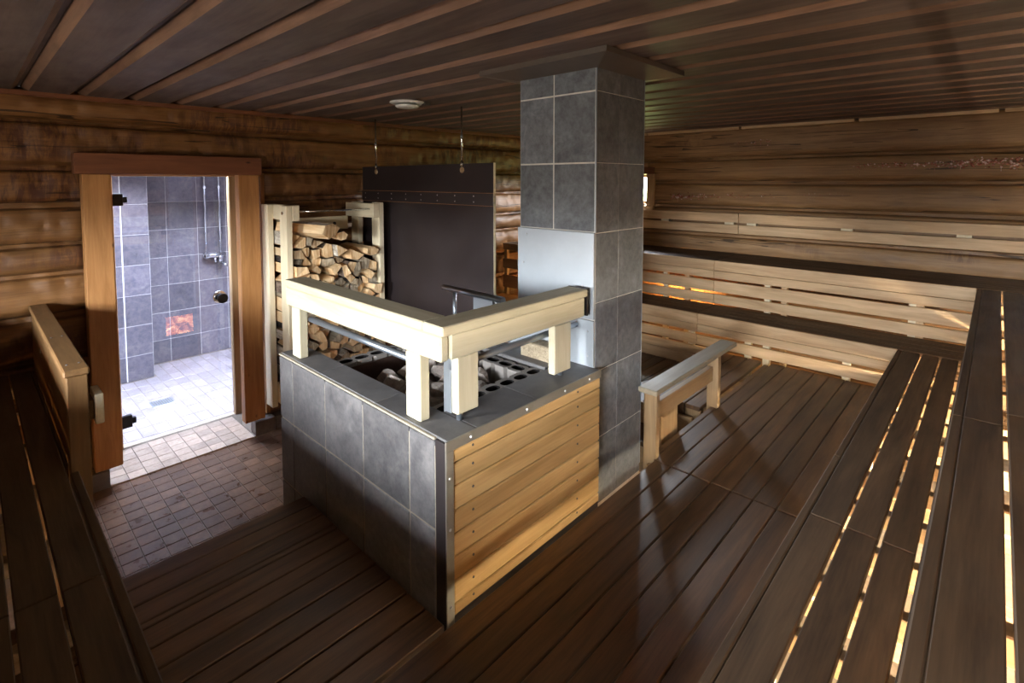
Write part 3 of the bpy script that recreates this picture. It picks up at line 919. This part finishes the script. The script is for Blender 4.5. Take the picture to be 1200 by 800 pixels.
for z0, z1 in zip(rows, rows[1:]):
    for y0 in (1.150, 1.46, 1.77):
        if not (y0 > 1.45 and y0 < 1.75 and z0 < .4):
            box('slate_tile', (XB, XB + .012), (y0 + .003, min(y0 + .307, 1.885)), (z0 + .003, min(z1, 1.03) - .003), 'slate', sv, .003)
    box('slate_tile', (XS0, XS0 + .012), (YS0 + .013, 1.137), (z0 + .003, z1 - .003), 'slate', sv, .003)
    box('slate_tile', (XS0 + .012, XB), (1.137, 1.149), (z0 + .003, min(z1, ZT - .034) - .003), 'slate', sv, .003)
box('corner_plate', (-1.290, XS1 - .002), (YS0 + .001, YS0 + .020), (0, ZT - .006), 'darksteel', sv, .001)
box('edge_trim', (XS0, -1.292), (YS0 - .001, YS0 + .012), (ZT - .011, ZT - .003), 'sgrout', sv, .002)
# top slabs
for a, b in ((XS0, -2.10), (-2.098, -1.66), (-1.658, -1.237)):
    box('rim_slab', (a, b), (YS0 + .010, 1.148), (ZT - .032, ZT), 'rim', sv, .003)
box('rim_slab', (-1.415, -1.237), (1.150, 1.46), (ZT - .032, ZT), 'rim', sv, .003)
box('rim_slab', (-1.415, -1.237), (1.462, 1.885), (ZT - .032, ZT), 'rim', sv, .003)
box('rim_slab', (-2.223, -1.432), (1.74, 1.875), (ZT - .032, ZT), 'rim', sv, .003)
# steel angle round the panelled side, boards, screws
box('steel_angle', (XS1 - .006, XS1), (YS0, 1.888), (ZT - .034, ZT + .001), 'angle', sv, .001)
box('steel_angle', (XS1 - .006, XS1), (YS0, YS0 + .032), (ZD - .02, ZT - .034), 'angle', sv, .001)
screws(sv, [(XS1 + .001, y_, ZT - .018) for y_ in (1.12, 1.40, 1.63, 1.80)] + [(XS1 + .001, YS0 + .016, z_) for z_ in (1.05, .88, .62)], 'x', .006)
pz = [ZT - .034, 1.090, 1.012, .931, .853, .774, .694, .616, .574]
for z1, z0 in zip(pz, pz[1:]):
    box('panel_board', (XS1 - .024, XS1 - .004), (YS0 + .033, 1.886), (z0 + .002, z1 - .002), 'panel', sv, .004)
    for y_ in (1.13, 1.72): screws(sv, [(XS1 - .003, y_, (z0 + z1) / 2 + .008)], 'x', .005, 'iron')
FY0, FY1, FZ0, FZ1 = 1.575, 1.855, .165, .385
box('gap_shade_plate', (-1.262, -1.243), (1.034, 1.886), (.42, .572), 'darksteel', sv, .001)  # dark sheet added behind the gap under the panel, standing for its shade
# fire door on the far side, its glow mirrors in the glass door
fd = box('fire_door', (XB - .03, XB), (FY0 - .05, FY1 + .05), (FZ0 - .05, FZ1 + .05), 'black', sv, .006)
box('fire_window', (XB - .034, XB - .0305), (FY0, FY1), (FZ0, FZ1), 'fire', fd, 0)

# perforated cast frame round the stone pit
def perf(name, cells, z, th, parent, along):
    """cells: list of (x0,x1,y0,y1); every cell is a plate with one oblong hole"""
    bm = bmesh.new(); S = 16
    for x0, x1, y0, y1 in cells:
        cx_, cy_ = (x0 + x1) / 2, (y0 + y1) / 2; hx, hy = (x1 - x0) / 2, (y1 - y0) / 2
        ax_, ay_ = (.034, .022) if along == 'x' else (.022, .034)
        o0, i0, i1, o1 = [], [], [], []
        for s_ in range(S):
            t = 2 * math.pi * (s_ + .5) / S; c_, n_ = math.cos(t), math.sin(t)
            k_ = min(hx / abs(c_) if abs(c_) > 1e-6 else 9, hy / abs(n_) if abs(n_) > 1e-6 else 9)
            p = 2.6; q = (abs(c_) ** p + abs(n_) ** p) ** (-1 / p)
            o0.append(bm.verts.new((cx_ + c_ * k_, cy_ + n_ * k_, z))); i0.append(bm.verts.new((cx_ + c_ * q * ax_, cy_ + n_ * q * ay_, z)))
            i1.append(bm.verts.new((cx_ + c_ * q * ax_, cy_ + n_ * q * ay_, z - th))); o1.append(bm.verts.new((cx_ + c_ * k_, cy_ + n_ * k_, z - th)))
        for s_ in range(S):
            j = (s_ + 1) % S
            for A, B in ((o0, i0), (i0, i1), (o1, o0)):
                bm.faces.new((A[s_], A[j], B[j], B[s_])).material_index = 1 if A is i0 else 0  # hole walls coloured dark, the shade of their depth put into the colour
    bmesh.ops.recalc_face_normals(bm, faces=bm.faces)
    return meshobj(name, bm, 'frame', parent, mats=['frame', 'core'])


A = [(-1.500, -1.416, 1.150 + .0835 * k_, 1.150 + .0835 * (k_ + 1)) for k_ in range(7)]
Bc = [(-2.135 + .0795 * k_, -2.135 + .0795 * (k_ + 1), 1.640, 1.722) for k_ in range(8)]
Cc = [(-2.222, -2.137, 1.150 + .0835 * k_, 1.150 + .0835 * (k_ + 1)) for k_ in range(7)]
perf('perforated_frame', A, 1.158, .11, sv, 'y')
perf('perforated_frame', Bc, 1.158, .11, sv, 'x')
perf('perforated_frame', Cc, 1.158, .11, sv, 'y')
box('pit_lining', (-2.135, -1.502), (1.150, 1.158), (1.0, 1.145), 'rust', sv, .001)
box('pit_lining', (-2.137, -2.131), (1.158, 1.64), (1.0, 1.14), 'rust', sv, .001)

# ------------------------------------------------------------------ sauna stones
SM = []
for k in range(9):
    R = random.Random(100 + k); bm = bmesh.new()
    for i in range(26):
        v = Vector((R.gauss(0, 1), R.gauss(0, 1), R.gauss(0, 1))).normalized()
        v = Vector((v.x * R.uniform(.85, 1.1), v.y * R.uniform(.65, .95), v.z * R.uniform(.6, .85)))
        bm.verts.new(v * .055)
    r_ = bmesh.ops.convex_hull(bm, input=bm.verts)
    bmesh.ops.delete(bm, geom=list(set(g for g in r_['geom_interior'] + r_['geom_unused'] if isinstance(g, bmesh.types.BMVert))), context='VERTS')
    me = bpy.data.meshes.new('sauna_stone'); bm.to_mesh(me); bm.free(); me.materials.append(M['stone']); SM.append(me)
R = random.Random(5)
ORD = ('first', 'second', 'third', 'fourth', 'fifth', 'sixth', 'seventh', 'eighth', 'ninth', 'tenth', 'eleventh', 'twelfth', 'thirteenth', 'fourteenth', 'fifteenth', 'sixteenth', 'seventeenth', 'eighteenth', 'nineteenth', 'twentieth', 'twenty-first', 'twenty-second')
for layer, zz in enumerate((1.035, 1.105)):
    nx, ny = 6, 4
    for j in range(ny):
        for i in range(nx):
            X = -2.06 + (.44 / (nx - 1)) * i + R.uniform(-.016, .016) + (.03 if layer else 0)
            Y = 1.225 + (.32 / (ny - 1)) * j + R.uniform(-.016, .016) + (.03 if layer else 0)
            if layer and (i < 1 or (j == ny - 1 and i > 4)): continue
            s_ = R.uniform(.95, 1.28)
            o = link('sauna_stone', SM[R.randrange(9)], None, (X, Y, zz + R.uniform(-.012, .016) - (.025 if i < 1 else 0)),
                     (R.uniform(-.5, .5), R.uniform(-.5, .5), R.uniform(0, 6.3)), (s_,) * 3)
            if layer: lab = 'grey stone atop the heap, %s from the left in the %s row behind the rail' % (ORD[i - 1], ORD[j])
            else: lab = 'rough grey sauna stone lying deep in the stove pit under the others'
            tag(o, lab, 'stone', 'sauna stones in the stove pit')
bk = box('fire_brick', (-1.625, -1.45), (1.79, 1.86), (ZT, 1.245), 'brick', None, .006)
bk.location.z = 1.171 - .006 + .04
tag(bk, 'grainy brown fire brick standing against the steel shield behind the stones', 'brick')

# ------------------------------------------------------------------ chimney
XC, YC0, YC1, XC0 = -1.271, 1.890, 2.302, -1.717
ch = root('chimney', (-1.5, 2.1, 0), 'square slate tiled chimney pillar rising from the stove to the ceiling', 'chimney')
box('core', (XC0 + .002, XC - .002), (YC0 + .002, YC1 - .002), (0, ZC), 'grout', ch, 0, 'z')
zr = [ZT, 1.147, 1.457, 1.767, 2.076, 2.386, ZC]
for z0, z1 in ((1.770, 2.076), (2.076, 2.386), (2.386, ZC)):
    for a, b in ((XC0, -1.507), (-1.507, XC - .006)):
        box('slate_tile', (a + .003, b - .003), (YC0, YC0 + .011), (z0 + .0035, z1 - .0035), 'chslate', ch, .002)
for z0, z1 in zip([.0, .30, .527, .837, 1.147, 1.457, 1.767, 2.076, 2.386], [.30, .527, .837, 1.147, 1.457, 1.767, 2.076, 2.386, ZC]):
    if z1 < .53: continue
    for a, b in ((YC0 + .004, 2.078), (2.078, YC1)):
        box('slate_tile', (XC - .011, XC), (a + .001, b - .001), (z0 + .0015, z1 - .0015), 'chslate', ch, .002)
box('corner_trim', (XC - .006, XC + .001), (YC0 - .001, YC0 + .005), (1.77, ZC), 'pipe', ch, .001)
box('corner_trim', (XC - .003, XC + .0015), (YC1 - .002, YC1 + .003), (ZD, ZC), 'pipe', ch, .001)
# steel heat shield
box('heat_shield', (XC0 - .002, XC + .001), (YC0 - .014, YC0 - .002), (1.386, 1.770), 'steel', ch, .002)
box('heat_shield', (-2.05, XC + .001), (YC0 - .012, YC0 - .004), (ZT, 1.380), 'steel', ch, .002)
screws(ch, [(-1.68, YC0 - .015, 1.60), (-1.33, YC0 - .015, 1.53), (-1.30, YC0 - .013, 1.33), (-1.30, YC0 - .013, 1.22), (-1.66, YC0 - .015, 1.74)], 'y', .005)
# ceiling flashing: a sloping sheet metal collar
bm = bmesh.new()
i0 = [(XC0 - .002, YC0 - .002), (XC + .002, YC0 - .002), (XC + .002, YC1 + .002), (XC0 - .002, YC1 + .002)]
o0 = [(-1.86, 1.752), (-1.135, 1.752), (-1.135, 2.44), (-1.86, 2.44)]
ring = []
for pts, z in ((i0, 2.482), (o0, 2.506), (o0, 2.529), (i0, 2.529)):
    ring.append([bm.verts.new((px - XC, py - YC0, z - 2.5)) for px, py in pts])
for ra, rb in zip(ring, ring[1:]):
    for k in range(4):
        j = (k + 1) % 4; bm.faces.new((ra[k], ra[j], rb[j], rb[k]))
bmesh.ops.recalc_face_normals(bm, faces=bm.faces)
meshobj('flashing', bm, 'flash', ch, (XC, YC0, 2.5))

# ------------------------------------------------------------------ guard rail on the stove
gr = root('guard_rail', (-1.86, 1.1, ZT), 'pale new spruce guard rail along two edges of the stove top', 'railing')
box('cap_rail', (-2.452, -1.380), (1.033, 1.135), (1.497, 1.530), 'rail', gr, .004)
box('cap_rail', (-1.378, -1.272), (1.033, 1.835), (1.497, 1.530), 'rail', gr, .004)
box('side_rail', (-2.452, -1.288), (1.037, 1.072), (1.408, 1.496), 'rail', gr, .006)
box('side_rail', (-1.312, -1.278), (1.074, 1.822), (1.412, 1.496), 'rail', gr, .004)
box('post', (-2.400, -2.322), (1.040, 1.082), (ZT + .001, 1.407), 'rail', gr, .004)
box('post', (-1.487, -1.404), (1.040, 1.082), (ZT + .001, 1.407), 'rail', gr, .004)
box('post', (-1.345, -1.310), (1.128, 1.226), (1.198, 1.398), 'rail', gr, .004)
box('post', (-1.345, -1.310), (1.655, 1.769), (1.190, 1.396), 'rail', gr, .004)
for yy in (1.150, 1.715):
    tubeobj('bolt', (-1.328, yy, ZT + .001), (-1.328, yy, 1.412), .011, 'pipe', gr)
box('black_end_strip', (-1.378, -1.274), (1.8355, 1.843), (1.412, 1.531), 'black', gr, .001)  # thin black strip across the rail end
tubeobj('pipe_rail', (-2.33, 1.100, 1.348), (-1.48, 1.100, 1.348), .014, 'pipe', gr)
tubeobj('pipe_rail', (-1.362, 1.14, 1.352), (-1.362, 1.875, 1.352), .013, 'pipe', gr)
pr2 = root('pipe_handrail', (-1.95, 1.79, ZT), 'grey steel pipe handrail on uprights at the back of the stone pit', 'handrail')
tubeobj('pipe_rail', (-2.19, 1.79, 1.415), (-1.735, 1.79, 1.415), .016, 'pipe', pr2)
for xx in (-2.10, -1.80): tubeobj('upright', (xx, 1.79, ZT), (xx, 1.79, 1.402), .010, 'pipe', pr2)
su = root('steel_upright', (-1.40, 1.10, ZT), 'flat steel strip standing by the rail corner in front of the stones', 'steel strip')
box('strip', (-1.425, -1.385), (1.16, 1.166), (1.152, 1.42), 'steel', su, .001)

# ------------------------------------------------------------------ plywood screen
ps = root('plywood_screen', (-3.37, 2.505, 1.0), 'dark brown plywood heat screen hanging from the ceiling on two rods', 'screen')
PX0, PX1 = -4.205, -2.517
box('sheet', (PX0, PX1), (2.500, 2.518), (.62, 1.84), 'ply', ps, .001)
box('sheet', (PX0, PX1), (2.500, 2.518), (1.842, 2.120), 'ply', ps, .001)
box('joint_strip', (PX0, PX1), (2.492, 2.4995), (1.822, 1.909), 'ply', ps, .001)
box('edge_strip', (PX1 + .0002, PX1 + .003), (2.4995, 2.5185), (.62, 2.120), 'pale', ps, 0)
box('edge_strip', (PX0, PX1), (2.4915, 2.4995), (1.9092, 1.9115), 'jamb', ps, 0)
box('edge_strip', (PX0, PX1), (2.4915, 2.4995), (1.8195, 1.8218), 'jamb', ps, 0)
screws(ps, [(PX0 + .06 + .205 * k, 2.491, z) for k in range(9) for z in (1.887, 1.845)], 'y', .006)
for xx in (-3.974, -2.838):
    tubeobj('hanger_rod', (xx, 2.496, 2.10), (xx, 2.496, ZC), .007, 'chrome', ps)
    tubeobj('rod_nut', (xx, 2.496, 2.105), (xx, 2.496, 2.135), .013, 'chrome', ps)
    tubeobj('rod_sleeve', (xx, 2.496, 2.30), (xx, 2.496, 2.33), .009, 'pipe', ps)
    lathe('hole_lining', [(.022, 0), (.022, .004), (.01, .005)], 'tan', ps, (xx, 2.4985, 2.075)).rotation_euler = (math.pi / 2, 0, 0)

# ------------------------------------------------------------------ ceiling vent
cv = root('ceiling_vent', (-2.93, 2.09, ZC), 'round white ceiling vent disc near the hanging rods', 'vent')
lathe('flange', [(.02, 0), (.115, -.003), (.118, -.010), (.100, -.018), (.072, -.020), (.070, -.010)], 'white', cv, (-2.93, 2.09, ZC + .002), seg=36)
lathe('valve_disc', [(.03, -.016), (.078, -.026), (.080, -.034), (.070, -.042), (.02, -.044)], 'white', cv, (-2.93, 2.09, ZC + .002), seg=36)
box('lever', (-2.87, -2.83), (2.16, 2.21), (ZC - .02, ZC - .004), 'iron', cv, .004)

# ------------------------------------------------------------------ guard panel at the end of the left bench
gp = root('bench_guard', (-3.4, .275, .8), 'tan wooden guard panel with a capped top beside the left bench', 'guard')
box('cap_board', (-4.19, -2.625), (.237, .318), (1.225, 1.252), 'guard', gp, .005)
box('end_post', (-2.700, -2.632), (.246, .312), (.02, 1.224), 'guard', gp, .003)
for a, b in ((-4.19, -3.285), (-3.278, -2.702)):
    box('board', (a, b), (.248, .268), (.862, 1.224), 'guard', gp, .003)
box('board', (-4.19, -2.702), (.29, .310), (.55, 1.224), 'guard', gp, .003)
box('middle_post', (-3.32, -3.27), (.269, .289), (.6, 1.224), 'guard', gp, .003)
hb = box('handle_block', (-2.78, -2.648), (.333, .362), (1.00, 1.125), 'pale', gp, .004)
box('handle_spacer', (-2.765, -2.668), (.311, .333), (1.02, 1.10), 'guard', hb, .003)
screws(gp, [(-3.70, .247, 1.085)], 'y', .013, 'white')
screws(gp, [(x_, y_, 1.253) for x_ in (-3.25, -2.72) for y_ in (.258, .297)], 'z', .005, 'iron')

# ------------------------------------------------------------------ firewood rack
fr_ = root('firewood_rack', (-3.95, 2.0, .1), 'pale timber rack bolted to the log wall beside the door', 'rack')
for x0, x1 in ((-4.195, -4.080), (-3.860, -3.745)):
    box('post', (x0, x1), (1.600, 1.645), (.21, 1.815), 'pale', fr_, .004)
    box('post', (x0, x1), (2.375, 2.420), (.21, 1.815), 'pale', fr_, .004)
box('top_rail', (-4.195, -3.742), (1.646, 1.700), (1.700, 1.815), 'pale', fr_, .004)
box('top_rail', (-4.195, -3.742), (2.320, 2.374), (1.690, 1.808), 'pale', fr_, .004)
box('bottom_rail', (-4.195, -3.745), (1.646, 1.690), (.24, .34), 'pale', fr_, .004)
box('bottom_rail', (-4.195, -3.745), (2.330, 2.374), (.24, .34), 'pale', fr_, .004)
box('back_rail', (-4.195, -4.155), (1.700, 2.32), (1.575, 1.690), 'pale', fr_, .004)
for x_ in (-4.08, -3.82): box('bed_rail', (x_ - .03, x_ + .03), (1.646, 2.374), (.341, .40), 'pale', fr_, .004)
tubeobj('tie_rod', (-3.80, 1.702, 1.765), (-3.80, 2.325, 1.760), .008, 'chrome', fr_)
for p_, a_ in (((-3.80, 1.598, 1.76), 'y'), ((-3.80, 1.598, .29), 'y')):
    tubeobj('bolt', (p_[0], p_[1] - .006, p_[2]), (p_[0], p_[1] + .006, p_[2]), .012, 'chrome', fr_)
tubeobj('bolt', (-4.16, 2.19, 1.63), (-4.148, 2.19, 1.63), .014, 'iron', fr_)

# ------------------------------------------------------------------ firewood: split logs that fit one another
R = random.Random(21)
Y0, Y1, Z0 = 1.652, 2.368, .404
ztop = lambda y: 1.595 - .30 * ((y - Y0) / (Y1 - Y0)) ** 1.3
pts = []; RC = []
z = Z0 + .045
row = 0
while z < 1.62:
    h = R.uniform(.062, .088)
    y = Y0 + R.uniform(.02, .07)
    while y < Y1 - .015:
        if z < ztop(y) - .01: pts.append((y + R.uniform(-.016, .016), z + R.uniform(-.028, .028))); RC.append((row, sum(1 for q in RC if q[0] == row)))
        y += R.uniform(.05, .105)
    z += h * .93; row += 1


def clip(poly, n_, c_):
    out = []
    for i, a in enumerate(poly):
        b = poly[(i + 1) % len(poly)]
        da = a[0] * n_[0] + a[1] * n_[1] - c_; db = b[0] * n_[0] + b[1] * n_[1] - c_
        if da <= 0: out.append(a)
        if (da < 0 < db) or (db < 0 < da):
            t = da / (da - db); out.append((a[0] + (b[0] - a[0]) * t, a[1] + (b[1] - a[1]) * t))
    return out


def firelog(poly, cy, cz, x0, x1, name='firewood_log', barks=('bark', 'bark', 'birch', 'char')):
    """split log: one polygonal section, jittered along its length, one or two sides bark"""
    bm = bmesh.new(); n = len(poly); L = x1 - x0; rings = []
    kb = R.randrange(n); bk_ = R.choice(barks)
    ang = R.uniform(-.03, .03)
    for q, t in enumerate((0, .33, .7, 1)):
        ring = []
        for (py, pz) in poly:
            k_ = 1 - .06 * R.random()
            ring.append(bm.verts.new(((t - .5) * L + (R.uniform(-.008, .008) if q in (0, 3) else 0), (py - cy) * k_ + ang * (t - .5) * .1, (pz - cz) * k_)))
        rings.append(ring)
    for ra, rb in zip(rings, rings[1:]):
        for k_ in range(n):
            f = bm.faces.new((ra[k_], ra[(k_ + 1) % n], rb[(k_ + 1) % n], rb[k_]))
            f.material_index = 1 if (k_ == kb or (k_ == (kb + 1) % n and n > 4)) else 0
    bm.faces.new(rings[0]); bm.faces.new(rings[-1][::-1])
    bmesh.ops.recalc_face_normals(bm, faces=bm.faces)
    me = bpy.data.meshes.new(name); bm.to_mesh(me); bm.free()
    me.materials.append(M['split']); me.materials.append(M[bk_])
    o = link(name, me, None, ((x0 + x1) / 2, cy, cz)); o['bk'] = bk_
    return o


for i, p in enumerate(pts):
    poly = [(Y0, Z0), (Y1, Z0), (Y1, ztop(Y1) + .03), (Y0 + .35, ztop(Y0 + .35) + .02), (Y0, ztop(Y0) + .02)]
    for j, q in enumerate(pts):
        if i == j: continue
        dx, dz = q[0] - p[0], q[1] - p[1]
        if dx * dx + dz * dz > .09: continue
        poly = clip(poly, (dx, dz), (q[0] ** 2 + q[1] ** 2 - p[0] ** 2 - p[1] ** 2) / 2)
        if len(poly) < 3: break
    if len(poly) < 3: continue
    cy = sum(a[0] for a in poly) / len(poly); cz = sum(a[1] for a in poly) / len(poly)
    sh = R.uniform(.83, .94)
    poly = [(cy + (a - cy) * sh, cz + (b - cz) * sh) for a, b in poly]
    # drop tiny edges so sections read as split wedges
    pol = [a for k_, a in enumerate(poly) if math.dist(a, poly[k_ - 1]) > .018]
    if len(pol) >= 3: poly = pol
    if len(poly) >= 5 and R.random() < .6: poly.pop(R.randrange(len(poly)))
    o = firelog(poly, cy, cz, -4.15 + R.uniform(0, .03), -3.745 + R.uniform(-.085, .045))
    o.rotation_euler = (0, R.uniform(-.03, .03), R.uniform(-.05, .05))
    look = {'bark': 'brown-barked', 'birch': 'white-barked', 'char': 'dark-barked'}[o['bk']]
    tag(o, '%s split log, %s from the door in the %s row up of the rack stack' % (look, ORD[RC[i][1]], ORD[RC[i][0]]), 'firewood', 'firewood logs in the wall rack')
    del o['bk']
for (cy, cz, r_, x0, x1, rz, lab, bk) in (
        (1.80, 1.628, .085, -4.10, -3.60, .30, 'thick white-barked log lying on top of the firewood stack', ('birch',)),
        (2.02, 1.575, .052, -4.10, -3.66, -.12, 'pale square-cut log on the top row right of the thick birch log', ('bark',)),
        (2.27, 1.425, .058, -4.10, -3.70, .05, 'broad wedge of firewood on the low end of the stack by the plywood', ('split',))):
    n = 6
    poly = [(cy + r_ * R.uniform(.8, 1.1) * math.cos(2 * math.pi * k_ / n + .3), cz + .72 * r_ * R.uniform(.85, 1.1) * math.sin(2 * math.pi * k_ / n + .3)) for k_ in range(n)]
    o = firelog(poly, cy, cz, x0, x1, barks=bk)
    o.rotation_euler = (0, .02, rz); del o['bk']
    tag(o, lab, 'firewood')

for o in bpy.data.objects:
    if '_w' in o: del o['_w']
